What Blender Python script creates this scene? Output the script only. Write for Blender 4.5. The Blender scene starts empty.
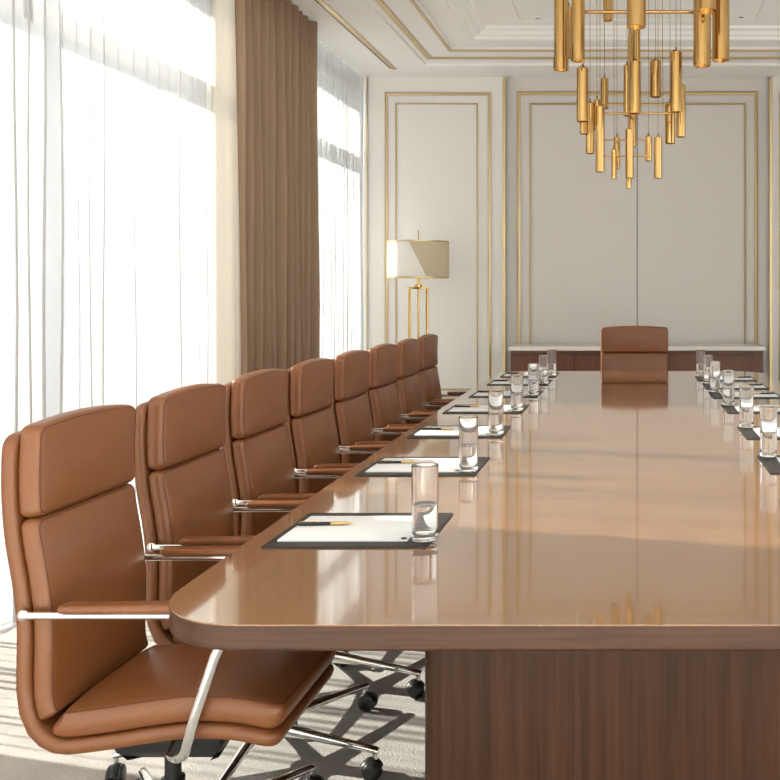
import bpy, bmesh, math, random
from mathutils import Vector, Matrix
random.seed(7)
PI = math.pi
sc = bpy.context.scene
C = sc.collection

# ------------------------------------------------------------------ camera
H = 1.35            # eye height
F = 900.0           # focal length in pixels of a 780 px frame
VX, VY = 633.0, 290.0
cam_d = bpy.data.cameras.new('camera')
cam = bpy.data.objects.new('camera', cam_d)
C.objects.link(cam)
cam.location = (0, 0, H)
cam.rotation_euler = (PI / 2, 0, 0)
cam_d.sensor_width = 36
cam_d.lens = F / 780 * 36
cam_d.shift_x = -(VX - 390) / 780
cam_d.shift_y = -(390 - VY) / 780
cam_d.clip_start = 0.05
cam_d.clip_end = 200
sc.camera = cam


def wx(px, Y):
    return (px - VX) * Y / F


def wz(py, Y):
    return H + (VY - py) * Y / F


# ------------------------------------------------------------------ materials
def new_mat(name):
    m = bpy.data.materials.new(name)
    m.use_nodes = True
    nt = m.node_tree
    b = nt.nodes['Principled BSDF']
    return m, nt, b


def lin(r, g, b):
    f = lambda c: (c / 255 / 12.92) if c <= 10 else ((c / 255 + 0.055) / 1.055) ** 2.4
    return (f(r), f(g), f(b), 1)


def simple(name, col, rough=0.5, metal=0.0, bump=0.0, bscale=200, var=0.0, coat=0.0):
    m, nt, b = new_mat(name)
    b.inputs['Base Color'].default_value = col
    b.inputs['Roughness'].default_value = rough
    b.inputs['Metallic'].default_value = metal
    if coat:
        b.inputs['Coat Weight'].default_value = coat
        b.inputs['Coat Roughness'].default_value = 0.05
    if bump or var:
        tc = nt.nodes.new('ShaderNodeTexCoord')
        n = nt.nodes.new('ShaderNodeTexNoise')
        n.inputs['Scale'].default_value = bscale
        n.inputs['Detail'].default_value = 4
        nt.links.new(tc.outputs['Object'], n.inputs['Vector'])
        if bump:
            bp = nt.nodes.new('ShaderNodeBump')
            bp.inputs['Strength'].default_value = bump
            bp.inputs['Distance'].default_value = 0.002
            nt.links.new(n.outputs['Fac'], bp.inputs['Height'])
            nt.links.new(bp.outputs['Normal'], b.inputs['Normal'])
        if var:
            mx = nt.nodes.new('ShaderNodeMixRGB')
            mx.inputs[1].default_value = tuple(c * (1 - var) for c in col[:3]) + (1,)
            mx.inputs[2].default_value = tuple(min(1, c * (1 + var)) for c in col[:3]) + (1,)
            n2 = nt.nodes.new('ShaderNodeTexNoise')
            n2.inputs['Scale'].default_value = bscale * 0.23
            n2.inputs['Detail'].default_value = 5
            nt.links.new(tc.outputs['Object'], n2.inputs['Vector'])
            nt.links.new(n2.outputs['Fac'], mx.inputs[0])
            nt.links.new(mx.outputs[0], b.inputs['Base Color'])
    return m


def wood(name, dark, light, scale, rough, coat=0.0, fine=0.5, lo=0.3, hi=0.72, spec=0.5):
    """scale: noise frequency on x, y, z (small along the grain)"""
    m, nt, b = new_mat(name)
    tc = nt.nodes.new('ShaderNodeTexCoord')
    mp = nt.nodes.new('ShaderNodeMapping')
    mp.inputs['Scale'].default_value = scale
    n = nt.nodes.new('ShaderNodeTexNoise')
    n.inputs['Scale'].default_value = 1
    n.inputs['Detail'].default_value = 6
    n.inputs['Roughness'].default_value = 0.6
    n.inputs['Distortion'].default_value = 0.4
    mp2 = nt.nodes.new('ShaderNodeMapping')
    mp2.inputs['Scale'].default_value = tuple(s * 3.5 for s in scale)
    n2 = nt.nodes.new('ShaderNodeTexNoise')
    n2.inputs['Scale'].default_value = 1
    n2.inputs['Detail'].default_value = 3
    for a, c in ((mp, n), (mp2, n2)):
        nt.links.new(tc.outputs['Object'], a.inputs['Vector'])
        nt.links.new(a.outputs['Vector'], c.inputs['Vector'])
    mix = nt.nodes.new('ShaderNodeMath')
    mix.operation = 'MULTIPLY_ADD'
    mix.inputs[1].default_value = fine * 0.5
    sub = nt.nodes.new('ShaderNodeMath')
    sub.operation = 'MULTIPLY'
    sub.inputs[1].default_value = 1 - fine * 0.5
    nt.links.new(n.outputs['Fac'], sub.inputs[0])
    nt.links.new(n2.outputs['Fac'], mix.inputs[0])
    nt.links.new(sub.outputs[0], mix.inputs[2])
    cr = nt.nodes.new('ShaderNodeValToRGB')
    cr.color_ramp.elements[0].position = lo
    cr.color_ramp.elements[0].color = dark
    cr.color_ramp.elements[1].position = hi
    cr.color_ramp.elements[1].color = light
    nt.links.new(mix.outputs[0], cr.inputs['Fac'])
    nt.links.new(cr.outputs['Color'], b.inputs['Base Color'])
    b.inputs['Roughness'].default_value = rough
    b.inputs['Specular IOR Level'].default_value = spec
    if coat:
        b.inputs['Coat Weight'].default_value = coat
        b.inputs['Coat Roughness'].default_value = 0.05
        b.inputs['Coat IOR'].default_value = 2.0 if coat == 1.0 else 1.5
    return m


def fabric_sheet(name, col, transp, transl):
    m = bpy.data.materials.new(name)
    m.use_nodes = True
    nt = m.node_tree
    nt.nodes.clear()
    out = nt.nodes.new('ShaderNodeOutputMaterial')
    d = nt.nodes.new('ShaderNodeBsdfDiffuse')
    d.inputs['Color'].default_value = col
    t = nt.nodes.new('ShaderNodeBsdfTranslucent')
    t.inputs['Color'].default_value = col
    m1 = nt.nodes.new('ShaderNodeMixShader')
    m1.inputs[0].default_value = transl
    nt.links.new(d.outputs[0], m1.inputs[1])
    nt.links.new(t.outputs[0], m1.inputs[2])
    last = m1
    if transp > 0:
        tr = nt.nodes.new('ShaderNodeBsdfTransparent')
        m2 = nt.nodes.new('ShaderNodeMixShader')
        m2.inputs[0].default_value = transp
        nt.links.new(m1.outputs[0], m2.inputs[1])
        nt.links.new(tr.outputs[0], m2.inputs[2])
        last = m2
    nt.links.new(last.outputs[0], out.inputs['Surface'])
    return m


def pane_mat():
    m = bpy.data.materials.new('window_glass')
    m.use_nodes = True
    nt = m.node_tree
    nt.nodes.clear()
    out = nt.nodes.new('ShaderNodeOutputMaterial')
    tr = nt.nodes.new('ShaderNodeBsdfTransparent')
    tr.inputs['Color'].default_value = (0.96, 0.98, 0.98, 1)
    g = nt.nodes.new('ShaderNodeBsdfGlossy')
    g.inputs['Roughness'].default_value = 0.02
    mx = nt.nodes.new('ShaderNodeMixShader')
    mx.inputs[0].default_value = 0.05
    nt.links.new(tr.outputs[0], mx.inputs[1])
    nt.links.new(g.outputs[0], mx.inputs[2])
    nt.links.new(mx.outputs[0], out.inputs['Surface'])
    return m


def glass_mat(name, ior, col=(1, 1, 1, 1)):
    m, nt, b = new_mat(name)
    b.inputs['Base Color'].default_value = col
    b.inputs['Transmission Weight'].default_value = 1
    b.inputs['Roughness'].default_value = 0.0
    b.inputs['IOR'].default_value = ior
    return m


def emit_mat(name, col, strength):
    m, nt, b = new_mat(name)
    b.inputs['Base Color'].default_value = col
    b.inputs['Emission Color'].default_value = col
    b.inputs['Emission Strength'].default_value = strength
    return m


M = {}
M['leather'] = simple('brown_leather', lin(129, 79, 45), 0.35, bump=0.10, bscale=420, var=0.07)
M['thread'] = simple('dark_thread', lin(92, 52, 30), 0.6)
M['chrome'] = simple('chrome', (0.83, 0.82, 0.80, 1), 0.09, 1.0)
M['black'] = simple('black_plastic', (0.012, 0.012, 0.013, 1), 0.35)
M['top'] = wood('polished_table_wood', lin(133, 95, 64), lin(160, 118, 82), (44, 1.6, 44), 0.09, coat=1.0, fine=0.9, lo=0.32, hi=0.68)
M['edge'] = wood('walnut_edge', lin(50, 30, 19), lin(86, 53, 35), (3.0, 2.4, 90), 0.34, coat=0.0, fine=0.6, spec=0.3)
M['pedestal'] = wood('walnut_pedestal', lin(42, 25, 16), lin(84, 54, 36), (34, 34, 1.0), 0.4, coat=0.0, fine=0.7, spec=0.2)
M['credenza'] = wood('walnut_credenza', lin(88, 50, 34), lin(120, 74, 52), (40, 40, 1.5), 0.35, fine=0.6)
M['marble'] = simple('white_marble', lin(236, 232, 226), 0.2, var=0.05, bscale=18)
M['gold'] = simple('brushed_brass', lin(206, 168, 108), 0.15, 1.0)
M['gold_trim'] = simple('brass_trim', lin(212, 190, 150), 0.4, 1.0)
M['gold_bright'] = simple('polished_brass', lin(214, 180, 118), 0.2, 1.0)
M['wire'] = simple('brass_wire', lin(150, 125, 85), 0.4, 0.8)
M['wall'] = simple('warm_white_plaster', lin(236, 233, 229), 0.7, bump=0.05, bscale=90)
M['panel'] = simple('greige_wall_fabric', lin(221, 217, 212), 0.75, bump=0.06, bscale=260)
M['seam'] = simple('panel_seam', lin(150, 146, 142), 0.6)
M['ceiling'] = simple('white_ceiling_paint', lin(247, 246, 244), 0.75)
M['drape'] = fabric_sheet('taupe_drape_fabric', lin(168, 143, 119), 0.0, 0.08)
M['sheer'] = fabric_sheet('white_sheer_fabric', (0.59, 0.60, 0.61, 1), 0.16, 0.055)
M['edge_strip'] = fabric_sheet('pale_drape_edge', lin(236, 230, 220), 0.0, 0.25)
M['frame'] = simple('window_frame_paint', lin(205, 205, 205), 0.5)
M['pane'] = pane_mat()
M['mat'] = simple('charcoal_leather_mat', lin(44, 40, 38), 0.5, bump=0.05, bscale=500)
M['paper'] = simple('white_paper', lin(240, 240, 240), 0.6)
M['pen'] = simple('black_pen_lacquer', (0.012, 0.011, 0.01, 1), 0.2)
M['glass'] = glass_mat('clear_glass', 1.45)
M['water'] = glass_mat('water', 1.33)
M['shade'] = fabric_sheet('white_lampshade_linen', lin(252, 250, 246), 0.0, 0.35)
M['drum_shadow'] = fabric_sheet('shadowed_lampshade_tone', lin(232, 220, 196), 0.0, 0.3)  # cream tone stands for the drum's shaded side
M['rim'] = simple('dark_bronze', lin(90, 72, 52), 0.4, 0.9)
M['lens'] = simple('downlight_lens', (0.08, 0.08, 0.08, 1), 0.2)

# carpet
m, nt, b = new_mat('grey_carpet')
tc = nt.nodes.new('ShaderNodeTexCoord')
n1 = nt.nodes.new('ShaderNodeTexNoise'); n1.inputs['Scale'].default_value = 140; n1.inputs['Detail'].default_value = 4
n2 = nt.nodes.new('ShaderNodeTexNoise'); n2.inputs['Scale'].default_value = 4; n2.inputs['Detail'].default_value = 6
ad = nt.nodes.new('ShaderNodeMath'); ad.operation = 'MULTIPLY_ADD'; ad.inputs[1].default_value = 0.5
ha = nt.nodes.new('ShaderNodeMath'); ha.operation = 'MULTIPLY'; ha.inputs[1].default_value = 0.5
cr = nt.nodes.new('ShaderNodeValToRGB')
cr.color_ramp.elements[0].position = 0.3; cr.color_ramp.elements[0].color = lin(164, 160, 155)
cr.color_ramp.elements[1].position = 0.7; cr.color_ramp.elements[1].color = lin(202, 198, 193)
bp = nt.nodes.new('ShaderNodeBump'); bp.inputs['Strength'].default_value = 0.5; bp.inputs['Distance'].default_value = 0.006
for n_ in (n1, n2):
    nt.links.new(tc.outputs['Object'], n_.inputs['Vector'])
nt.links.new(n2.outputs['Fac'], ha.inputs[0]); nt.links.new(n1.outputs['Fac'], ad.inputs[0]); nt.links.new(ha.outputs[0], ad.inputs[2])
nt.links.new(ad.outputs[0], cr.inputs['Fac']); nt.links.new(cr.outputs['Color'], b.inputs['Base Color'])
nt.links.new(n1.outputs['Fac'], bp.inputs['Height']); nt.links.new(bp.outputs['Normal'], b.inputs['Normal'])
b.inputs['Roughness'].default_value = 0.95
M['carpet'] = m


# ------------------------------------------------------------------ object helpers
def obj(name, bm, mat, parent=None, smooth=True, angle=40, loc=None):
    bmesh.ops.recalc_face_normals(bm, faces=bm.faces)
    me = bpy.data.meshes.new(name)
    bm.to_mesh(me)
    bm.free()
    for mm in (mat if isinstance(mat, (list, tuple)) else [mat]):
        me.materials.append(mm)
    if smooth:
        me.polygons.foreach_set('use_smooth', [True] * len(me.polygons))
        me.set_sharp_from_angle(angle=math.radians(angle))
    o = bpy.data.objects.new(name, me)
    C.objects.link(o)
    if parent is not None:
        o.parent = parent
    if loc is not None:
        o.location = loc
    return o


def tag(o, label, cat, group=None):
    o['label'] = label
    o['category'] = cat
    if group:
        o['group'] = group
    return o


def thing(name, label, cat, loc=(0, 0, 0), rotz=0.0, group=None):
    o = bpy.data.objects.new(name, None)
    o.empty_display_size = 0.1
    C.objects.link(o)
    o.location = loc
    o.rotation_euler = (0, 0, rotz)
    return tag(o, label, cat, group)


def struct(name, bm, mat, parent=None, smooth=False):
    o = obj(name, bm, mat, parent, smooth)
    o['kind'] = 'structure'
    return o


def copy_tree(o, parent=None):
    c = o.copy()
    C.objects.link(c)
    if parent is not None:
        c.parent = parent
    for ch in list(o.children):
        copy_tree(ch, c)
    return c


def box(bm, x0, x1, y0, y1, z0, z1):
    vs = [bm.verts.new(p) for p in ((x0, y0, z0), (x1, y0, z0), (x1, y1, z0), (x0, y1, z0),
                                    (x0, y0, z1), (x1, y0, z1), (x1, y1, z1), (x0, y1, z1))]
    for f in ((0, 3, 2, 1), (4, 5, 6, 7), (0, 1, 5, 4), (1, 2, 6, 5), (2, 3, 7, 6), (3, 0, 4, 7)):
        bm.faces.new([vs[i] for i in f])
    return bm


def B(x0, x1, y0, y1, z0, z1, bevel=0.0, seg=2):
    bm = bmesh.new()
    box(bm, x0, x1, y0, y1, z0, z1)
    if bevel:
        bmesh.ops.bevel(bm, geom=bm.edges[:], offset=bevel, segments=seg, affect='EDGES', profile=0.5)
    return bm


def lathe(bm, prof, seg=32, cx=0.0, cy=0.0, close=False):
    """prof: list of (r, z); r = 0 makes a pole"""
    rings = []
    for r, z in prof:
        if r < 1e-7:
            rings.append([bm.verts.new((cx, cy, z))])
        else:
            rings.append([bm.verts.new((cx + r * math.cos(2 * PI * i / seg), cy + r * math.sin(2 * PI * i / seg), z)) for i in range(seg)])
    pairs = list(zip(rings, rings[1:]))
    if close:
        pairs.append((rings[-1], rings[0]))
    for a, c in pairs:
        for i in range(seg):
            j = (i + 1) % seg
            if len(a) == 1 and len(c) == 1:
                continue
            if len(a) == 1:
                bm.faces.new((a[0], c[i], c[j]))
            elif len(c) == 1:
                bm.faces.new((a[i], a[j], c[0]))
            else:
                bm.faces.new((a[i], a[j], c[j], c[i]))
    return bm


def tube(bm, pts, r, seg=8, closed=False, flat=None):
    """round (or elliptic when flat = (ra, rb)) tube through the points"""
    pts = [Vector(p) for p in pts]
    n = len(pts)
    rings = []
    up = None
    for i, p in enumerate(pts):
        if closed:
            t = (pts[(i + 1) % n] - pts[i - 1]).normalized()
        else:
            t = (pts[min(i + 1, n - 1)] - pts[max(i - 1, 0)]).normalized()
        if up is None:
            up = Vector((0, 1, 0)) if abs(t.y) < 0.9 else Vector((0, 0, 1))
        a = (up - t * up.dot(t))
        if a.length < 1e-5:
            a = t.orthogonal()
        a.normalize()
        up = a
        c = t.cross(a)
        ra, rb = flat if flat else (r, r)
        rings.append([bm.verts.new(p + a * ra * math.cos(2 * PI * k / seg) + c * rb * math.sin(2 * PI * k / seg)) for k in range(seg)])
    rg = range(n if closed else n - 1)
    for i in rg:
        q, w = rings[i], rings[(i + 1) % n]
        for k in range(seg):
            l = (k + 1) % seg
            bm.faces.new((q[k], q[l], w[l], w[k]))
    if not closed:
        bm.faces.new(rings[0][::-1])
        bm.faces.new(rings[-1])
    return bm


def prism(bm, outline, steps):
    """outline: ccw list of (x, y); steps: (inset, z) from bottom to top"""
    n = len(outline)
    nor = []
    for i in range(n):
        a, c = Vector(outline[i - 1]), Vector(outline[(i + 1) % n])
        t = (c - a).normalized()
        nor.append(Vector((-t.y, t.x)))
    rings = []
    for ins, z in steps:
        rings.append([bm.verts.new((outline[i][0] + nor[i].x * ins, outline[i][1] + nor[i].y * ins, z)) for i in range(n)])
    for a, c in zip(rings, rings[1:]):
        for i in range(n):
            j = (i + 1) % n
            bm.faces.new((a[i], a[j], c[j], c[i]))
    bm.faces.new(rings[0][::-1])
    bm.faces.new(rings[-1])
    return bm


def rounded_quad(corners, r, seg=10):
    """ccw quadrilateral with rounded corners (radius r or list)"""
    out = []
    n = len(corners)
    for i in range(n):
        p = Vector(corners[i]); a = Vector(corners[i - 1]); c = Vector(corners[(i + 1) % n])
        rr = r[i] if isinstance(r, (list, tuple)) else r
        d1 = (a - p).normalized(); d2 = (c - p).normalized()
        ang = d1.angle(d2)
        dist = rr / math.tan(ang / 2)
        cen = p + (d1 + d2).normalized() * (rr / math.sin(ang / 2))
        s = p + d1 * dist; e = p + d2 * dist
        a0 = math.atan2(s.y - cen.y, s.x - cen.x); a1 = math.atan2(e.y - cen.y, e.x - cen.x)
        while a1 < a0:
            a1 += 2 * PI
        for k in range(seg + 1):
            t = a0 + (a1 - a0) * k / seg
            out.append((cen.x + rr * math.cos(t), cen.y + rr * math.sin(t)))
    return out


def catmull(pts, n=10):
    P = [Vector(p) for p in pts]
    P = [P[0] * 2 - P[1]] + P + [P[-1] * 2 - P[-2]]
    out = []
    for i in range(1, len(P) - 2):
        for k in range(n):
            t = k / n
            a, b_, c, d = P[i - 1], P[i], P[i + 1], P[i + 2]
            out.append(0.5 * ((2 * b_) + (c - a) * t + (2 * a - 5 * b_ + 4 * c - d) * t * t + (3 * b_ - a - 3 * c + d) * t ** 3))
    out.append(P[-2])
    return out


ORD = ['first', 'second', 'third', 'fourth', 'fifth', 'sixth', 'seventh', 'eighth']

# ------------------------------------------------------------------ the room
YB = 8.354                       # back wall
ZC = wz(77, YB)                  # soffit height
XL, XR = -2.47, 2.55             # inner faces at the curtains / opposite wall
XW = -2.66                       # window plane
YN = -3.0                        # wall behind the camera

struct('floor', B(-2.95, 2.75, YN - 0.2, YB + 0.3, -0.12, 0), M['carpet'])

# ceiling: a stepped tray of concentric rectangles
bm = bmesh.new()
rects = [(-2.95, 2.75, YN - 0.2, YB + 0.3, ZC), (-1.827, 1.90, -1.827, 7.93, ZC),
         (-1.822, 1.895, -1.822, 7.925, ZC + 0.022), (-1.515, 1.585, -1.52, 7.49, ZC + 0.022),
         (-1.505, 1.575, -1.51, 7.48, ZC + 0.045), (-1.315, 1.385, -1.32, 7.28, ZC + 0.045),
         (-1.30, 1.37, -1.305, 7.265, ZC + 0.036), (-1.275, 1.345, -1.28, 7.24, ZC + 0.040),
         (-1.262, 1.332, -1.267, 7.227, ZC + 0.060), (-1.235, 1.305, -1.24, 7.20, ZC + 0.066),
         (-1.215, 1.285, -1.22, 7.18, ZC + 0.088), (-1.175, 1.245, -1.18, 7.14, ZC + 0.100),
         (-1.165, 1.235, -1.17, 7.13, ZC + 0.118),
         (-0.885, 0.955, -0.89, 6.99, ZC + 0.118), (-0.883, 0.953, -0.888, 6.988, ZC + 0.132),
         (-0.865, 0.935, -0.87, 6.97, ZC + 0.132), (-0.863, 0.933, -0.868, 6.968, ZC + 0.118)]
rings = [[bm.verts.new(p) for p in ((a, c, z), (b_, c, z), (b_, d, z), (a, d, z))] for a, b_, c, d, z in rects]
for q, w in zip(rings, rings[1:]):
    for i in range(4):
        j = (i + 1) % 4
        bm.faces.new((q[i], q[j], w[j], w[i]))
bm.faces.new(rings[-1])
top = [bm.verts.new((a, c, ZC + 0.3)) for a, c in ((-2.95, YN - 0.2), (2.75, YN - 0.2), (2.75, YB + 0.3), (-2.95, YB + 0.3))]
bm.faces.new(top)
for i in range(4):
    j = (i + 1) % 4
    bm.faces.new((rings[0][i], rings[0][j], top[j], top[i]))
struct('ceiling', bm, M['ceiling'])


def rect_frame_h(x0, x1, y0, y1, w, z0, z1):
    bm = bmesh.new()
    o = [(x0, y0), (x1, y0), (x1, y1), (x0, y1)]
    i_ = [(x0 + w, y0 + w), (x1 - w, y0 + w), (x1 - w, y1 - w), (x0 + w, y1 - w)]
    R = [[bm.verts.new((p[0], p[1], z)) for p in pts] for pts, z in ((o, z0), (o, z1), (i_, z1), (i_, z0))]
    for k in range(4):
        a, c = R[k], R[(k + 1) % 4]
        for i in range(4):
            j = (i + 1) % 4
            bm.faces.new((a[i], a[j], c[j], c[i]))
    return bm


struct('trim_1', rect_frame_h(-1.775, 1.845, -1.78, 7.76, 0.045, ZC + 0.010, ZC + 0.0225), M['gold_trim'])
struct('trim_2', rect_frame_h(-1.533, 1.603, -1.535, 7.505, 0.022, ZC + 0.008, ZC + 0.0225), M['gold_trim'])
# brass slot along the window side, with a dark groove beside it
struct('trim_3', B(-2.150, -2.112, -2.4, 8.04, ZC - 0.008, ZC), M['gold_trim'])
struct('trim_4', B(-2.168, -2.1505, -2.4, 8.03, ZC - 0.004, ZC), M['rim'])

# back wall: two bays with a recessed greige middle
bm = bmesh.new()
XA, XBm = wx(505, YB), wx(770, YB)
box(bm, -2.95, XA, YB, YB + 0.3, 0, ZC)
box(bm, XBm, 2.75, YB, YB + 0.3, 0, ZC)
wall_back = struct('wall_back', bm, M['wall'])
struct('recess_panel', B(XA - 0.001, XBm + 0.001, YB + 0.06, YB + 0.3, 0, ZC), M['panel'], wall_back)
bm = bmesh.new()
box(bm, XR, XR + 0.2, YN, -2.2, 0, ZC)
box(bm, XR, XR + 0.2, 5.6, YB, 0, ZC)
box(bm, XR, XR + 0.2, -2.2, 5.6, 0, 0.3)
box(bm, XR, XR + 0.2, -2.2, 5.6, 2.95, ZC)
struct('wall_right', bm, M['wall'])
bm = bmesh.new()
box(bm, -2.95, -1.0, YN - 0.2, YN, 0, ZC)
box(bm, 1.6, 2.75, YN - 0.2, YN, 0, ZC)
box(bm, -1.0, 1.6, YN - 0.2, YN, 0, 0.9)
box(bm, -1.0, 1.6, YN - 0.2, YN, 2.7, ZC)
struct('wall_front', bm, M['wall'])


def rect_frame_v(x0, x1, z0, z1, w, yf, d):
    bm = bmesh.new()
    o = [(x0, z0), (x1, z0), (x1, z1), (x0, z1)]
    i_ = [(x0 + w, z0 + w), (x1 - w, z0 + w), (x1 - w, z1 - w), (x0 + w, z1 - w)]
    m_ = [(x0 + w * .5, z0 + w * .5), (x1 - w * .5, z0 + w * .5), (x1 - w * .5, z1 - w * .5), (x0 + w * .5, z1 - w * .5)]
    R = [[bm.verts.new((p[0], y, p[1])) for p in pts] for pts, y in ((o, yf), (o, yf - d * .6), (m_, yf - d), (i_, yf - d * .6), (i_, yf))]
    for k in range(5):
        a, c = R[k], R[(k + 1) % 5]
        for i in range(4):
            j = (i + 1) % 4
            bm.faces.new((a[i], a[j], c[j], c[i]))
    return bm


YR = YB + 0.06
struct('trim_5', rect_frame_v(wx(385, YB), wx(491, YB), 0.32, wz(92.5, YB), 0.028, YB, 0.018), M['gold_trim'])
struct('trim_6', rect_frame_v(wx(395.5, YB), wx(478, YB), 0.42, wz(103, YB), 0.014, YB, 0.012), M['gold_trim'])
struct('trim_7', rect_frame_v(wx(517, YR), wx(758, YR), 0.32, wz(91.5, YR), 0.034, YR, 0.020), M['gold_trim'])
struct('trim_8', rect_frame_v(wx(529.5, YR), wx(746, YR), 0.42, wz(103, YR), 0.018, YR, 0.014), M['gold_trim'])
struct('trim_9', B(XA - 0.022, XA + 0.004, YB - 0.008, YB + 0.058, 0, ZC), M['gold_trim'])
struct('trim_10', B(XBm - 0.004, XBm + 0.022, YB - 0.008, YB + 0.058, 0, ZC), M['gold_trim'])
struct('trim_11', B(XL, XL + 0.012, YB - 0.012, YB, 0, ZC), M['gold_trim'])
struct('trim_12', B(wx(636.6, YR), wx(637.9, YR), YR - 0.004, YR, 0.44, wz(105, YR)), M['seam'])
struct('trim_13', rect_frame_v(wx(779, YB), 2.40, 0.32, wz(92.5, YB), 0.034, YB, 0.018), M['gold_trim'])
struct('baseboard_back', B(-2.46, XA - 0.03, YB - 0.02, YB, 0, 0.12), M['wall'])
struct('baseboard_right', B(XR - 0.02, XR, YN, YB, 0, 0.12), M['wall'])

# window wall: piers and headers, then the windows themselves
ZH = wz(52, 7.56)                # underside of header
bm = bmesh.new()
piers = [(YN - 0.2, -2.4), (1.05, 2.75), (5.55, 6.72)]
for y0, y1 in piers:
    box(bm, XW - 0.25, XW + 0.06, y0, y1, 0, ZC)
wins = [(2.75, 5.55), (6.72, YB), (-2.4, 1.05)]
ZH = 3.18
for y0, y1 in wins:
    box(bm, XW - 0.25, XW + 0.06, y0, y1, ZH, ZC)
struct('wall_left', bm, M['wall'])
ZT = wz(97.5, 7.5 * 0.76923)     # transom
for k, (y0, y1) in enumerate(wins):
    bm = bmesh.new()
    fw = 0.06
    box(bm, XW - 0.07, XW + 0.02, y0, y0 + fw, 0, ZH)
    box(bm, XW - 0.07, XW + 0.02, y1 - fw, y1, 0, ZH)
    box(bm, XW - 0.07, XW + 0.02, y0 + fw, y1 - fw, 0, 0.09)
    box(bm, XW - 0.07, XW + 0.02, y0 + fw, y1 - fw, ZH - 0.06, ZH)
    box(bm, XW - 0.07, XW + 0.02, y0 + fw, y1 - fw, ZT - 0.055, ZT + 0.055)
    mid = [3.93] if k == 0 else ([] if k == 1 else [-0.9])
    for my in mid:
        box(bm, XW - 0.07, XW + 0.02, my - 0.03, my + 0.03, 0.09, ZH - 0.06)
    w_ = struct('window_%d' % (k + 1), bm, M['frame'])
    struct('pane', B(XW - 0.03, XW - 0.022, y0 + fw, y1 - fw, 0.09, ZH - 0.06), M['pane'], w_)


bm = bmesh.new()
for my in (-2.2, -0.28, 1.66, 3.60, 5.54):
    box(bm, XR + 0.08, XR + 0.15, my, my + 0.06, 0.3, 2.95)
for z in (0.3, 2.89):
    box(bm, XR + 0.08, XR + 0.15, -2.14, 5.54, z, z + 0.06)
w_ = struct('window_4', bm, M['frame'])  # window added in the unseen right wall to let in fill daylight
struct('pane', B(XR + 0.11, XR + 0.118, -2.14, 5.54, 0.36, 2.89), M['pane'], w_)  # pane of the added right-wall window
bm = bmesh.new()
for mx in (-1.0, 0.27, 1.54):
    box(bm, mx, mx + 0.06, YN - 0.15, YN - 0.08, 0.9, 2.7)
for z in (0.9, 2.64):
    box(bm, -0.94, 1.54, YN - 0.15, YN - 0.08, z, z + 0.06)
w_ = struct('window_5', bm, M['frame'])  # added window behind the camera, brightens the room with sky light
struct('pane', B(-0.94, 1.54, YN - 0.12, YN - 0.112, 0.96, 2.64), M['pane'], w_)  # pane of the added window behind the camera

# ------------------------------------------------------------------ curtains
def curtain(x0, y0, y1, z0, z1, amp, period, over, per=14, top_amp=0.55, thick=0.0, jitter=0.25, ends=None, rows=9):
    bm = bmesh.new()
    n = max(3, round((y1 - y0) / period))
    ph = [0.0]
    for k in range(n):
        ph.append(ph[-1] + 1 + random.uniform(-jitter, jitter))
    tot = ph[-1]
    amps = [amp * random.uniform(0.75, 1.2) for _ in range(n + 1)]
    ov = [over * random.uniform(0.55, 1.95) for _ in range(n)]
    cols = []
    for k in range(n):
        for q in range(per):
            cols.append((k, q / per))
    cols.append((n - 1, 1.0))
    grid = []
    for r in range(rows):
        t = r / (rows - 1)
        z = z0 + (z1 - z0) * t
        f = 1 + (top_amp - 1) * max(0, (t - 0.25) / 0.75) ** 1.6
        row = []
        for k, u in cols:
            s = (ph[k] + u * (ph[k + 1] - ph[k])) / tot
            a = amps[k] * (1 - u) + amps[k + 1] * u
            x = x0 + a * f * math.sin(2 * PI * u) + 0.006 * math.sin(9 * t + k * 1.7)
            y = y0 + (y1 - y0) * s + ov[k] * f * math.sin(4 * PI * u) * (y1 - y0) / n
            row.append(bm.verts.new((x, y, z)))
        grid.append(row)
    for a, c in zip(grid, grid[1:]):
        for i in range(len(a) - 1):
            bm.faces.new((a[i], a[i + 1], c[i + 1], c[i]))
    if thick:
        bmesh.ops.recalc_face_normals(bm, faces=bm.faces)
        bmesh.ops.solidify(bm, geom=bm.faces[:], thickness=thick)
    return bm


ZCUR = ZC - 0.004
o = obj('sheer_curtain', curtain(-2.50, 2.60, 5.75, 0.012, ZCUR, 0.024, 0.104, 0.11, jitter=0.3), M['sheer'], angle=180)
tag(o, 'wide white sheer curtain between the window mullion and the taupe drape', 'curtain', 'sheer curtains')
o = obj('sheer_curtain', curtain(-2.50, 6.55, 8.335, 0.012, ZCUR, 0.021, 0.092, 0.11, jitter=0.3), M['sheer'], angle=180)
tag(o, 'narrow white sheer curtain between the taupe drape and the back wall', 'curtain', 'sheer curtains')
o = obj('drape', curtain(-2.385, 5.36, 6.75, 0.010, ZCUR, 0.062, 0.130, 0.03, per=16, top_amp=0.75, thick=0.004, jitter=0.28), M['drape'], angle=180)
DR = o
tag(o, 'floor-length taupe drape hanging in pleats between the two sheer curtains', 'curtain')

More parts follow.
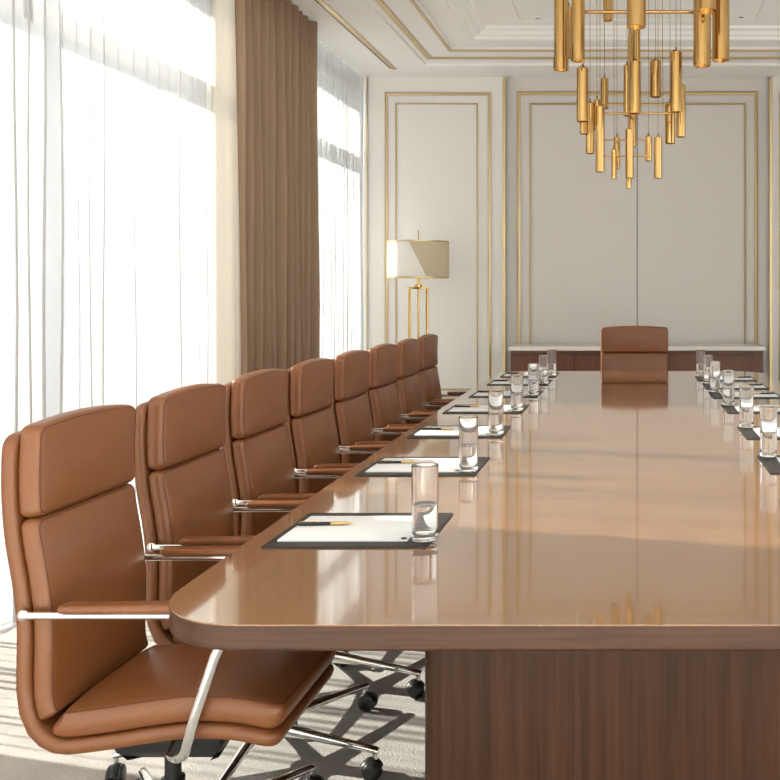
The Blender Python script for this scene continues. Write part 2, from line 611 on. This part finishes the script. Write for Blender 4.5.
# pale strip turned back over the drape's leading edge
bm = bmesh.new()
G_ = []
edge = catmull([(-2.47, 5.28), (-2.42, 5.245), (-2.350, 5.265), (-2.322, 5.32), (-2.33, 5.38), (-2.37, 5.43)], 6)
for r_ in range(12):
    t = r_ / 11
    z = 0.012 + (ZCUR - 0.012) * t
    f = 1.0 - 0.45 * t ** 1.5 + 0.06 * math.sin(3 * t)
    G_.append([bm.verts.new((-2.47 + (p.x + 2.47) * (1 - 0.25 * t), 5.27 + (p.y - 5.27) * f, z)) for p in edge])
for a, c in zip(G_, G_[1:]):
    for i in range(len(a) - 1):
        bm.faces.new((a[i], a[i + 1], c[i + 1], c[i]))
bmesh.ops.recalc_face_normals(bm, faces=bm.faces)
bmesh.ops.solidify(bm, geom=bm.faces[:], thickness=0.004)
o = obj('edge_strip', bm, M['edge_strip'], DR, angle=180)
o['label'] = 'pale strip along the leading edge'

# ------------------------------------------------------------------ conference table
ZT0, ZT1 = 0.7016, 0.75
XNL, XFL, XNR, XFR = -0.905, -0.985, 0.90, 0.955
YT0, YT1 = 1.612, 6.667
table = thing('conference_table', 'long polished wood conference table with rounded corners and walnut pedestal', 'table', (0, 0, 0))
side = [(XNL, YT0), (XNR, YT0), (XFR, YT1), (XFL, YT1)]
out = rounded_quad(side, [0.20, 0.20, 0.26, 0.26], 14)


def flare(p):                      # slight boat-shaped bow of the long sides
    x, y = p
    t = (y - YT0) / (YT1 - YT0)
    return (x + (0.022 if x > 0 else -0.022) * math.sin(PI * t) * min(1, abs(x) / 0.7), y)


# densify long sides so the bow reads
dense = []
for i in range(len(out)):
    a, c = out[i], out[(i + 1) % len(out)]
    d = math.hypot(a[0] - c[0], a[1] - c[1])
    k = max(1, int(d / 0.2))
    for q in range(k):
        dense.append((a[0] + (c[0] - a[0]) * q / k, a[1] + (c[1] - a[1]) * q / k))
out = [flare(p) for p in dense]
bm = bmesh.new()
prism(bm, out, [(0.0004, ZT1 - 0.0024), (0.0002, ZT1 - 0.0012), (0.0008, ZT1 - 0.0004), (0.0018, ZT1)])
obj('tabletop', bm, M['top'], table, angle=12)
bm = bmesh.new()
prism(bm, out, [(0.005, ZT0), (0.0012, ZT0 + 0.003), (0.0004, ZT0 + 0.006), (0.0, ZT1 - 0.0032), (0.0006, ZT1 - 0.0025)])
o = obj('edge_band', bm, M['edge'], table, angle=14)
o['label'] = 'dark walnut edge band'
XP = wx(420, 1.85)
bm = bmesh.new()
ped = rounded_quad([(XP, 1.85), (-XP + 0.03, 1.85), (-XP + 0.03, 6.05), (XP, 6.05)], 0.05, 10)
prism(bm, ped, [(0, 0.0), (0, ZT0)])
o = obj('pedestal', bm, M['pedestal'], table, angle=25)
o['label'] = 'dark walnut pedestal with vertical grain'


# ------------------------------------------------------------------ chairs
def shell_pt(px, py):             # side profile as read at the near side of the first chair
    return ((px - VX) / 471.8 + 1.066, H - (py - VY) / 471.8)


prof_px = [(5.5, 410), (4.5, 434), (2.8, 482), (6, 534), (14, 585), (18.5, 625), (18, 688), (21.5, 714), (30, 734), (46, 748.5),
           (68, 754), (112, 749), (150, 743), (192, 738), (228, 739), (252, 742.5), (272, 748), (288, 756)]
path = catmull([shell_pt(*p) for p in prof_px], 12)
S_ = [0.0]
for a, c in zip(path, path[1:]):
    S_.append(S_[-1] + (c - a).length)
LEN = S_[-1]


def at_s(s):
    s = max(0.0, min(LEN, s))
    lo, hi = 0, len(S_) - 1
    while hi - lo > 1:
        mid = (lo + hi) // 2
        if S_[mid] <= s:
            lo = mid
        else:
            hi = mid
    t = (s - S_[lo]) / max(1e-9, S_[hi] - S_[lo])
    p = path[lo].lerp(path[hi], t)
    a = path[max(0, lo - 3)]; c = path[min(len(path) - 1, hi + 3)]
    tn = (c - a).normalized()
    return p, Vector((-tn.y, tn.x))


def s_of(px, py):
    q = Vector(shell_pt(px, py))
    return min(range(len(path)), key=lambda i: (path[i] - q).length)


def s_at(px, py):
    return S_[s_of(px, py)]


def samples(n, sharp):
    """0..1 sample positions, dense at both ends"""
    out = []
    for i in range(n + 1):
        t = i / n
        out.append(0.5 - 0.5 * math.copysign(abs(math.cos(PI * t)) ** sharp, math.cos(PI * t)))
    return out


def slab(s0, s1, W, n0, n1, rc, re, pillow=0.0, ns=36, nv=22, dome=0.0, stitch=None):
    """a soft slab that follows the side profile; returns (mesh, stitch line points)"""
    bm = bmesh.new()
    nm, ht = (n0 + n1) / 2, (n1 - n0) / 2
    pr = lambda d: max(0.0, 1 - (1 - min(d / re, 1)) ** 3) ** 0.4
    pl = lambda d: 1 - (1 - min(d / 0.13, 1)) ** 2

    def half_w(ds):
        return W - (rc - math.sqrt(max(0, rc * rc - (rc - min(ds, rc)) ** 2)))

    def pos(s, v, front, w=None):
        ds = min(s - s0, s1 - s)
        w = half_w(ds)
        dy = (1 - abs(v)) * w
        e = pr(ds) * pr(dy)
        n = nm + (ht * e if front else -ht * e)
        if front and pillow:
            n += pillow * pl(ds) * pl(dy)
        # the slab's upper end may arch a little towards its middle
        p, nn = at_s(s - dome * (1 - v * v) * max(0, 1 - (s - s0) / 0.08))
        q = p + nn * n
        return (q.x, v * w, q.y)

    us, vs = samples(ns, 0.8), samples(nv, 0.7)
    G = {}
    for fr in (True, False):
        for i, u in enumerate(us):
            for j, v in enumerate(vs):
                border = i in (0, len(us) - 1) or j in (0, len(vs) - 1)
                if not fr and border:
                    G[fr, i, j] = G[True, i, j]
                else:
                    G[fr, i, j] = bm.verts.new(pos(s0 + (s1 - s0) * u, -1 + 2 * v, fr))
    for fr in (True, False):
        for i in range(len(us) - 1):
            for j in range(len(vs) - 1):
                q = [G[fr, i, j], G[fr, i + 1, j], G[fr, i + 1, j + 1], G[fr, i, j + 1]]
                bm.faces.new(q if fr else q[::-1])
    line = []
    if stitch:
        def on(s, yv):
            ds = min(s - s0, s1 - s)
            p = Vector(pos(s, max(-1, min(1, yv / half_w(ds))), True))
            _, nn = at_s(s)
            return p + Vector((nn.x, 0, nn.y)) * 0.0002
        k = 26
        a0, a1 = s0 + stitch, s1 - stitch
        c = rc * 0.8
        Ws = W - stitch
        for i in range(k):
            line.append(on(a0 + c + (a1 - a0 - 2 * c) * i / k, -Ws))
        for i in range(5):
            t = i / 5 * PI / 2
            line.append(on(a1 - c + c * math.sin(t), -Ws + c - c * math.cos(t)))
        for i in range(14):
            line.append(on(a1, -Ws + c + (2 * Ws - 2 * c) * i / 14))
        for i in range(5):
            t = i / 5 * PI / 2
            line.append(on(a1 - c + c * math.cos(t), Ws - c + c * math.sin(t)))
        for i in range(k):
            line.append(on(a1 - c - (a1 - a0 - 2 * c) * i / k, Ws))
        for i in range(5):
            t = i / 5 * PI / 2
            line.append(on(a0 + c - c * math.sin(t), Ws - c + c * math.cos(t)))
        for i in range(14):
            line.append(on(a0, Ws - c - (2 * Ws - 2 * c) * i / 14))
        for i in range(5):
            t = i / 5 * PI / 2
            line.append(on(a0 + c - c * math.cos(t), -Ws + c - c * math.sin(t)))
    return bm, line


def make_chair(W, label, group, loc, rotz):
    ch = thing('office_chair', label, 'chair', loc, rotz, group)
    s_top = s_at(4.5, 434)
    s_end = s_at(276, 750)
    bm, _ = slab(s_top, s_end, W, 0.0, 0.031, 0.035, 0.012, 0, 70, 14, dome=0.008)
    obj('outer_shell', bm, M['leather'], ch, angle=180)
    Wc = W - 0.003
    for nm, a, c, n1, pil, rc in (('headrest', s_at(5, 424), s_at(4, 523), 0.080, 0.012, 0.022),
                                  ('back_cushion', s_at(5, 521.5), s_at(28, 731), 0.074, 0.012, 0.020),
                                  ('seat_cushion', s_at(37, 743), s_at(272, 748), 0.088, 0.016, 0.03)):
        bm, ln = slab(a, c, Wc, 0.0335, n1, rc, 0.018, pil, 44, 30, dome=0.012 if nm == 'headrest' else 0.0, stitch=0.008)
        cu = obj(nm, bm, M['leather'], ch, angle=180)
        bm = bmesh.new()
        tube(bm, ln, 0.0011, 5, closed=True)
        obj('stitching', bm, M['thread'], cu)
    for sd in (-1, 1):
        y = sd * (W + 0.013)
        bm = bmesh.new()
        z = 0.669
        tube(bm, [(-0.208, y, z), (0.10, y, z), (0.213, y, z)], 0.0085, 12)
        cap = bmesh.new()
        bmesh.ops.create_uvsphere(cap, u_segments=20, v_segments=12, radius=0.0125)
        cap.transform(Matrix.Translation((-0.208, y, z)) @ Matrix.Diagonal((1, 0.75, 1, 1)))
        me_ = bpy.data.meshes.new('t'); cap.to_mesh(me_); cap.free(); bm.from_mesh(me_); bpy.data.meshes.remove(me_)
        leg = [(0.213, y, z), (0.224, y, z - 0.004), (0.2265, y, z - 0.016), (0.192, y, 0.581), (0.150, y, 0.455), (0.136, y, 0.405),
               (0.124, y - sd * 0.006, 0.374), (0.100, y - sd * 0.022, 0.356), (0.072, y - sd * 0.05, 0.350), (0.05, sd * 0.083, 0.350)]
        leg = [Vector(p) for p in leg]
        lp = catmull(leg[:3], 4) + [leg[2].lerp(leg[3], .5)] + catmull(leg[3:], 6)
        tube(bm, lp, 0.01, 10, flat=(0.006, 0.0105))
        arm = obj('armrest', bm, M['chrome'], ch, angle=40)
        arm['label'] = 'chrome armrest'
        bm = B(-0.130, 0.236, y - 0.019, y + 0.019, 0.6765, 0.6992, 0.009, 4)
        for v in bm.verts:                       # rounded nose, slightly tapered rear
            if v.co.x < -0.10:
                v.co.z -= (v.co.z - 0.6765) * 0.25
        pad = obj('arm_pad', bm, M['leather'], arm)
        pad['label'] = 'brown leather arm pad'
    bm = bmesh.new()
    q = [(-0.105, -0.085), (0.15, -0.085), (0.15, 0.085), (-0.105, 0.085)]
    prism(bm, rounded_quad(q, 0.02, 5), [(0.035, 0.292), (0.012, 0.312), (0.0, 0.338), (0.004, 0.362)])
    o = obj('tilt_mechanism', bm, M['black'], ch)
    bm = bmesh.new()
    lathe(bm, [(0, 0.10), (0.026, 0.10), (0.026, 0.22), (0.018, 0.222), (0.018, 0.296), (0, 0.296)], 20)
    obj('gas_column', bm, M['black'], ch)
    bm = bmesh.new()
    lathe(bm, [(0, 0.068), (0.036, 0.068), (0.040, 0.074), (0.040, 0.112), (0.032, 0.122), (0, 0.122)], 24)
    o = obj('base_hub', bm, M['chrome'], ch)
    for k in range(5):
        a = math.radians(-16 + 72 * k)
        ca, sa = math.cos(a), math.sin(a)
        rot = Matrix.Rotation(a, 4, 'Z')
        bm = bmesh.new()
        sec = []
        for r, zc, hw, hh in ((0.030, 0.096, 0.019, 0.021), (0.12, 0.094, 0.015, 0.016), (0.26, 0.086, 0.012, 0.012), (0.372, 0.078, 0.011, 0.0095), (0.380, 0.077, 0.008, 0.006)):
            sec.append([bm.verts.new((r, hw * math.cos(2 * PI * i / 10), zc + hh * math.sin(2 * PI * i / 10))) for i in range(10)])
        for s1_, s2_ in zip(sec, sec[1:]):
            for i in range(10):
                j = (i + 1) % 10
                bm.faces.new((s1_[i], s1_[j], s2_[j], s2_[i]))
        bm.faces.new(sec[0][::-1]); bm.faces.new(sec[-1])
        lathe(bm, [(0, 0.044), (0.0075, 0.044), (0.0075, 0.08), (0, 0.08)], 10, 0.368, 0)
        bm.transform(rot)
        lg = obj('star_leg', bm, M['chrome'], ch)
        # twin-wheel caster: two discs and a hood
        bm = bmesh.new()
        for wy in (-1, 1):
            w2 = bmesh.new()
            lathe(w2, [(0, -0.0085), (0.021, -0.0085), (0.0265, -0.005), (0.0275, 0), (0.0265, 0.005), (0.021, 0.0085), (0.008, 0.0095), (0, 0.0095)], 20)
            w2.transform(Matrix.Translation((0.358, wy * 0.0125, 0.0275)) @ Matrix.Rotation(PI / 2 * (1 if wy < 0 else -1), 4, 'X'))
            me_ = bpy.data.meshes.new('t'); w2.to_mesh(me_); w2.free(); bm.from_mesh(me_); bpy.data.meshes.remove(me_)
        hood = []
        for i in range(11):
            t = math.radians(15 + 150 * i / 10)
            hood.append((0.358 + 0.029 * math.cos(t), 0, 0.0275 + 0.026 * math.sin(t)))
        tube(bm, hood, 0.01, 8, flat=(0.012, 0.004))
        tw = Matrix.Translation((0.368, 0, 0)) @ Matrix.Rotation(0.7 + k * 1.3, 4, 'Z') @ Matrix.Translation((-0.368, 0, 0))
        bm.transform(rot @ tw)
        obj('caster', bm, M['black'], lg)
    return ch


XC = -1.067
Y0C, DYC = 2.088, 0.5020
proto = None
for k in range(8):
    lab = '%s brown leather office chair in the window-side row, counting from the near table corner' % ORD[k]
    if proto is None:
        proto = make_chair(0.192, lab, 'window-side row of brown leather chairs', (XC, Y0C, 0), 0)
        ch = proto
    else:
        ch = copy_tree(proto)
        ch.location = (XC, Y0C + DYC * k, 0)
        ch['label'] = lab
ch = copy_tree(proto)
ch.location = (1.10, 6.14, 0)
ch.rotation_euler = (0, 0, PI)
ch['label'] = 'brown leather office chair opposite the window row, only its arm showing beside the table'
if 'group' in ch:
    del ch['group']
head = make_chair(0.262, 'brown leather chair at the far head of the table, facing the camera', None, (0.0, 6.74, 0), -PI / 2)
head.location.x = wx(634.5, 7.0)

# ------------------------------------------------------------------ place settings
ZTAB = ZT1


def mat_mesh(w, d):
    bm = bmesh.new()
    prism(bm, rounded_quad([(-w / 2, -d / 2), (w / 2, -d / 2), (w / 2, d / 2), (-w / 2, d / 2)], 0.004, 3), [(0, 0), (0, 0.0028), (0.0008, 0.0036)])
    return bm


def pad_thing():
    p = thing('notepad', 'x', 'notepad')
    bm = bmesh.new()
    prism(bm, rounded_quad([(-0.155, -0.115), (0.155, -0.115), (0.155, 0.115), (-0.155, 0.115)], 0.003, 3), [(0, 0), (0, 0.003), (0.0005, 0.0034)])
    obj('paper_sheets', bm, M['paper'], p)
    bm = bmesh.new()
    lathe(bm, [(0, 0.0036), (0.0065, 0.0036), (0.0065, 0.0056), (0.004, 0.0064), (0, 0.0064)], 16, 0.143, -0.104)
    o = obj('corner_stud', bm, M['rim'], p)
    o['label'] = 'dark metal corner stud'
    return p


def pen_thing():
    p = thing('pen', 'x', 'pen')

    def rev(prof):
        bm = bmesh.new()
        lathe(bm, [(r, x) for r, x in prof], 12)
        bm.transform(Matrix.Rotation(PI / 2, 4, 'Y'))
        bm.transform(Matrix.Translation((0, 0, 0.0048)))
        return bm
    o = obj('barrel', rev([(0, -0.07), (0.0032, -0.07), (0.0045, -0.064), (0.0047, 0.012), (0, 0.012)]), M['pen'], p)
    o = obj('grip', rev([(0, 0.0122), (0.0048, 0.0122), (0.0046, 0.045), (0.0022, 0.06), (0.0008, 0.07), (0, 0.07)]), M['gold_bright'], p)
    o['label'] = 'brass grip and tip'
    bm = bmesh.new()
    tube(bm, [(-0.066, 0, 0.0098), (-0.03, 0, 0.0108), (-0.024, 0, 0.0098)], 0.0009, 6)
    obj('clip', bm, M['gold_bright'], p)
    return p


def glass_thing():
    g = thing('water_glass', 'x', 'glass')
    R, Hh = 0.0315, 0.178
    bm = bmesh.new()
    lathe(bm, [(0, 0.0), (R - 0.005, 0.0), (R - 0.002, 0.0015), (R - 0.0012, 0.006), (R - 0.0011, 0.008), (R, Hh - 0.003), (R, Hh - 0.001), (R - 0.0006, Hh), (R - 0.0012, Hh - 0.001), (R - 0.0014, Hh - 0.003),
               (R - 0.0025, 0.024), (R - 0.0028, 0.020), (R - 0.006, 0.0155), (0, 0.0145)], 40)
    obj('tumbler', bm, M['glass'], g, angle=35)
    bm = bmesh.new()
    rw = R - 0.0033
    lathe(bm, [(0, 0.0152), (rw - 0.003, 0.0164), (rw, 0.021), (rw, 0.023), (rw + 0.0002, 0.081), (rw + 0.0002, 0.0838), (rw - 0.0015, 0.083), (0, 0.083)], 40)
    o = obj('water', bm, M['water'], g, angle=30)
    return g


left_glass = [(425, 546), (468.5, 475), (496, 437.5), (517, 413), (533.5, 397), (544, 385), (552, 377)]
right_glass = [(768.5, 460), (746.5, 430), (728.5, 407), (715, 393.5), (708, 385), (700.5, 377.5)]
MW, MD = 0.385, 0.32
protos = {}


def place(kind, maker, loc, rotz, label, group):
    if kind not in protos:
        o = protos[kind] = maker()
    else:
        o = copy_tree(protos[kind])
    o.location = loc
    o.rotation_euler = (0, 0, rotz)
    o['label'] = label
    o['group'] = group
    return o


def mat_maker():
    return tag(obj('desk_mat', mat_mesh(MW, MD), M['mat']), 'x', 'desk mat')


for side_, lst in (('window', left_glass), ('wall', right_glass)):
    for k, (px, py) in enumerate(lst):
        gy = 600 * 0.9 / (py - VY) + 0.028
        gx = wx(px, gy)
        if side_ == 'window':
            where = '%s along the window side of the table, counting from the near corner' % ORD[k]
            xr = gx + (0.014 if k == 0 else 0.028)
            cx = xr - MW / 2
            y0 = gy - 0.048
            cy = y0 + MD / 2
            if k == 6:
                cy = min(cy, 6.36)
            rz = random.uniform(-0.012, 0.012)
            pcx, pcy = cx - 0.017, cy - 0.002
            pen_p = (cx - 0.100, cy + 0.015)
        else:
            where = '%s along the side opposite the window, counting from the near end' % ORD[k]
            xl_ = gx - 0.035
            cx = xl_ + MW / 2
            y1 = gy + 0.048
            cy = y1 - MD / 2
            rz = PI + random.uniform(-0.012, 0.012)
            pcx, pcy = cx + 0.022, cy + 0.002
            pen_p = (cx + 0.100, cy - 0.015)
        place('mat', mat_maker, (cx, cy, ZTAB + 0.0002), rz, 'charcoal desk mat, ' + where, 'desk mats around the table')
        place('pad', pad_thing, (pcx, pcy, ZTAB + 0.0040), rz, 'white notepad, ' + where, 'notepads on the desk mats')
        place('pen', pen_thing, (pen_p[0], pen_p[1], ZTAB + 0.0076), rz + random.uniform(-0.02, 0.08), 'black and brass pen, ' + where.replace(' of the table', ''), 'pens on the notepads')
        # the tumbler stands on the corner of its mat, beside the notepad
        place('glass', glass_thing, (gx, gy, ZTAB + 0.0076), 0, 'tall clear water glass, ' + where, 'water glasses on the table')

# ------------------------------------------------------------------ credenza
YC0, YC1 = 7.93, 8.36
x0, x1 = wx(508, YC0), wx(766, YC0)
zt = wz(347, YC0)
cz = thing('credenza', 'low walnut credenza with white marble top against the back wall', 'credenza', (0, YC0, 0))
obj('marble_top', B(x0, x1, 0, YC1 - YC0, zt - 0.034, zt, 0.006, 3), M['marble'], cz)['label'] = 'white marble top'
bm = bmesh.new()
box(bm, x0 + 0.02, x1 - 0.02, 0.03, YC1 - YC0 - 0.005, 0.08, zt - 0.034)
obj('carcass', bm, M['credenza'], cz, smooth=False)
obj('plinth', B(x0 + 0.06, x1 - 0.06, 0.06, YC1 - YC0 - 0.03, 0, 0.08), M['black'], cz, smooth=False)
nd = 4
wdt = (x1 - x0 - 0.06) / nd
for k in range(nd):
    a = x0 + 0.03 + wdt * k
    d = obj('door', B(a + 0.004, a + wdt - 0.004, 0.008, 0.029, 0.10, zt - 0.075, 0.002, 2), M['credenza'], cz, smooth=False)

# ------------------------------------------------------------------ floor lamp
YLP = 7.90
lx = wx(418.3, YLP)
sp = F / YLP
lp = thing('floor_lamp', 'brass floor lamp with white drum shade in the corner by the window', 'lamp', (lx, YLP, 0))
obj('base_plate', B(-0.15, 0.15, -0.15, 0.15, 0, 0.022, 0.005, 2), M['gold'], lp)
zs0, zs1 = wz(277.5, YLP), wz(242, YLP)
zcol = wz(287, YLP)
for sx in (-1, 1):
    obj('post', B(sx * 0.077 - 0.011, sx * 0.077 + 0.011, -0.011, 0.011, 0.022, zcol - 0.02, 0.002, 2), M['gold_bright'], lp)
obj('crossbar', B(-0.092, 0.092, -0.011, 0.011, zcol - 0.02, zcol, 0.002, 2), M['gold_bright'], lp)
bm = bmesh.new()
lathe(bm, [(0, zcol), (0.034, zcol), (0.034, zcol + 0.022), (0.012, zcol + 0.03), (0.012, zs0 + 0.06), (0, zs0 + 0.06)], 20)
obj('collar', bm, M['gold_bright'], lp)
bm = bmesh.new()
lathe(bm, [(0, 0.022), (0.009, 0.022), (0.009, zcol - 0.0202), (0, zcol - 0.0202)], 12)
obj('centre_rod', bm, M['gold'], lp)
R = 30.0 / sp
bm = bmesh.new()
lathe(bm, [(R, zs0), (R, zs1), (R - 0.004, zs1), (R - 0.004, zs0)], 128, close=True)
sh = obj('lamp_shade', bm, M['shade'], lp)
for zz, nm in ((zs0, 'lower_rim'), (zs1, 'upper_rim')):
    bm = bmesh.new()
    lathe(bm, [(R + 0.002, zz - 0.007), (R + 0.002, zz + 0.007), (R - 0.005, zz + 0.007), (R - 0.005, zz - 0.007)], 64, close=True)
    obj(nm, bm, M['gold_trim'], sh)
# slanted sun shadow on one side of the drum, painted as a cream sheet
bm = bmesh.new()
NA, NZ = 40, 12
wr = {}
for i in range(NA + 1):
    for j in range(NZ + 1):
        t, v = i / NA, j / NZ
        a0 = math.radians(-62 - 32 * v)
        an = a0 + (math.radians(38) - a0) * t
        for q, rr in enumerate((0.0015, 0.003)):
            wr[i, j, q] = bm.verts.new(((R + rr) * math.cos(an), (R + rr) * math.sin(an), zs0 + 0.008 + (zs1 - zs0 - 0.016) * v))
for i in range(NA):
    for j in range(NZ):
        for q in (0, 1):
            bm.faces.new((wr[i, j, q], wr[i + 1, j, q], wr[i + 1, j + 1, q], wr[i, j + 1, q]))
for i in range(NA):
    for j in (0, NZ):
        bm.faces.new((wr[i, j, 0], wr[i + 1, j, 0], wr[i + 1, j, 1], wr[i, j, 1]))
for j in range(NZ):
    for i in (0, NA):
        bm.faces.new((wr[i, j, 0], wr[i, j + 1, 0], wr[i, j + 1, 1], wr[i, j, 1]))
obj('drum_shadow_sheet', bm, M['drum_shadow'], sh)['label'] = 'shadow on the drum shade, painted as a cream sheet'
bm = bmesh.new()
zf = wz(230, YLP)
lathe(bm, [(0, zs0 + 0.062), (0.006, zs0 + 0.062), (0.006, zf - 0.004), (0.004, zf), (0, zf)], 10)
tube(bm, [(-R + 0.006, 0, zs1 - 0.02), (R - 0.006, 0, zs1 - 0.02)], 0.003, 6)
tube(bm, [(0, -R + 0.006, zs1 - 0.02), (0, R - 0.006, zs1 - 0.02)], 0.003, 6)
obj('finial_rod', bm, M['gold'], lp)

# ------------------------------------------------------------------ chandelier
YCH = 5.3
chx = wx(633, YCH)
ZCI = ZC + 0.118
chd = thing('chandelier', 'tiered brass chandelier of hanging metal tubes above the conference table', 'chandelier', (chx, YCH, 0))
bm = bmesh.new()
lathe(bm, [(0, ZCI - 0.03), (0.36, ZCI - 0.03), (0.37, ZCI - 0.022), (0.37, ZCI), (0, ZCI)], 48)
obj('canopy', bm, M['gold'], chd)


def bar(pa, pb, py, dy, t):
    """a level brass rod that ties a tier of tubes together"""
    Y = YCH + dy
    bm = bmesh.new()
    z = wz(py, Y)
    tube(bm, [(wx(pa, Y) - chx, dy, z), (wx((pa + pb) / 2, Y) - chx, dy, z), (wx(pb, Y) - chx, dy, z)], t, 10)
    return obj('cross_bar', bm, M['gold'], chd)


bar(582, 704, 12, -0.02, 0.010)
bar(602, 675, 113.3, 0.0, 0.006)
bar(600, 672, 104.3, 0.13, 0.004)
bar(603, 646, 140, 0.10, 0.004)
bar(600, 650, 155.8, -0.03, 0.005)
for a in range(3):
    t = a * 2 * PI / 3 + 0.5
    bm = bmesh.new()
    tube(bm, [(0.2 * math.cos(t), 0.2 * math.sin(t), ZCI - 0.03), (0.202 * math.cos(t), 0.202 * math.sin(t), wz(60, YCH)), (0.205 * math.cos(t), 0.205 * math.sin(t), wz(109, YCH))], 0.002, 6)
    obj('suspension_wire', bm, M['wire'], chd)
# (x, top, bottom, width) in the photograph, depth beside the axis, band at the lower end
tubes = [(561, -45, 70, 14.5, -0.12, 12), (568.5, 7, 58, 6, 0.15, 0), (578, -40, 61, 13.5, -0.25, 0), (608, -35, 20.5, 10, 0.30, 0),
         (636.5, -40, 27, 19, -0.45, 0), (706.8, -40, 11, 19, -0.34, 0), (702, -10, 66, 17.5, -0.20, 0), (720.7, -40, 60.5, 17.5, -0.10, 0),
         (636.5, 28, 61, 7.5, -0.08, 0), (630.5, 34, 62, 5, 0.04, 0),
         (635, 62, 113.5, 12, -0.16, 0), (627, 66, 116, 7, 0.06, 0),
         (582.5, 69, 121.5, 12, -0.12, 0), (583.8, 100, 134, 8.5, 0.08, 0), (604.5, 79, 108.5, 8, 0.25, 0),
         (655.5, 62, 97, 11.5, 0.10, 0), (676, 52.5, 112, 12, -0.14, 0), (680.8, 86, 137, 9.8, 0.06, 0), (670, 104, 143.5, 10.3, 0.17, 0),
         (590, 104, 153.5, 9.2, 0.10, 0), (600, 107, 172, 9.3, -0.10, 0), (597, 100, 130, 6, 0.10, 0),
         (617, 138, 169, 6.3, 0.16, 0), (614, 150, 179, 5.6, -0.02, 0), (629.5, 130, 178, 8.5, -0.06, 0), (628.6, 160, 188.5, 5.8, 0.04, 0),
         (632, 116, 147, 8.5, 0.10, 0), (648.5, 137, 161, 7, 0.11, 0), (658, 138, 178.3, 8.2, -0.05, 0),
         (645, 92, 108, 6, 0.2, 0)]
tubes.pop()
for px, yt, yb, w, dy, band in tubes:
    Y = YCH + dy
    x = wx(px, Y) - chx
    r = w / 2 * Y / F
    z0, z1 = wz(yb, Y), wz(yt, Y)
    bm = bmesh.new()
    if band:
        zb = z0 + band * Y / F
        p_ = [(0, z0 + 0.01), (r * 0.9, z0 + 0.01), (r * 0.9, z0), (r * 1.06, z0), (r * 1.06, zb), (r * 0.96, zb), (r * 0.96, z1), (r * 0.75, z1 + r * 0.25), (0, z1 + r * 0.25)]
    else:
        p_ = [(0, z0 + 0.012), (r * 0.86, z0 + 0.012), (r * 0.86, z0), (r, z0), (r, z1), (r * 0.78, z1 + r * 0.25), (0, z1 + r * 0.25)]
    lathe(bm, p_, 24, x, dy)
    t = obj('pendant_tube', bm, M['gold'], chd, angle=35)
    bm = bmesh.new()
    zc = z1 + r * 0.25
    tube(bm, [(x, dy, zc), (x, dy, ZCI - 0.03)], 0.0016, 6)
    lathe(bm, [(0, zc), (0.006, zc), (0.005, zc + 0.022), (0, zc + 0.026)], 10, x, dy)
    obj('hanging_wire', bm, M['wire'], t)

# ------------------------------------------------------------------ ceiling downlights
for px, py, lab in ((537.6, 18, 'small round ceiling downlight in the tray, on the window side of the chandelier'),
                    (741, 17, 'small round ceiling downlight in the tray, away from the window beyond the chandelier')):
    Y = (ZCI - H) * F / (VY - py)
    d = thing('downlight', lab, 'ceiling light', (wx(px, Y), Y, ZCI), 0, 'ceiling downlights')
    bm = bmesh.new()
    lathe(bm, [(0.020, -0.004), (0.034, -0.006), (0.036, 0.0), (0.020, 0.0)], 24, close=True)
    obj('trim_ring', bm, M['ceiling'], d)
    bm = bmesh.new()
    lathe(bm, [(0, -0.002), (0.0198, -0.002), (0.0198, 0), (0, 0)], 20)
    obj('lens', bm, M['lens'], d)['label'] = 'dark downlight lens'

# ------------------------------------------------------------------ light
w = bpy.data.worlds.new('sky')
sc.world = w
w.use_nodes = True
bg = w.node_tree.nodes['Background']
bg.inputs['Color'].default_value = (0.93, 0.97, 1.0, 1)
bg.inputs['Strength'].default_value = 1.7

sun_d = bpy.data.lights.new('sun', 'SUN')
sun_d.energy = 47.0
sun_d.angle = math.radians(0.9)
sun_d.color = (1.0, 0.93, 0.82)
sun = bpy.data.objects.new('sun', sun_d)
C.objects.link(sun)
el = math.radians(27)
dr = Vector((math.cos(el), -0.24 * math.cos(el), -math.sin(el) * math.hypot(1, 0.24)))
sun.rotation_euler = dr.to_track_quat('-Z', 'Y').to_euler()
sun.location = (-8, 6, 6)

sc.view_settings.view_transform = 'Standard'
sc.view_settings.look = 'None'
sc.view_settings.exposure = 0.38
sc.view_settings.gamma = 1.0
sc.view_settings.use_curve_mapping = False
try:
    sc.cycles.use_denoising = True
    sc.cycles.max_bounces = 16
    sc.cycles.diffuse_bounces = 8
    sc.cycles.transmission_bounces = 14
    sc.cycles.transparent_max_bounces = 24
    sc.cycles.sample_clamp_indirect = 8
    sc.cycles.caustics_refractive = False
    sc.cycles.caustics_reflective = False
except Exception:
    pass
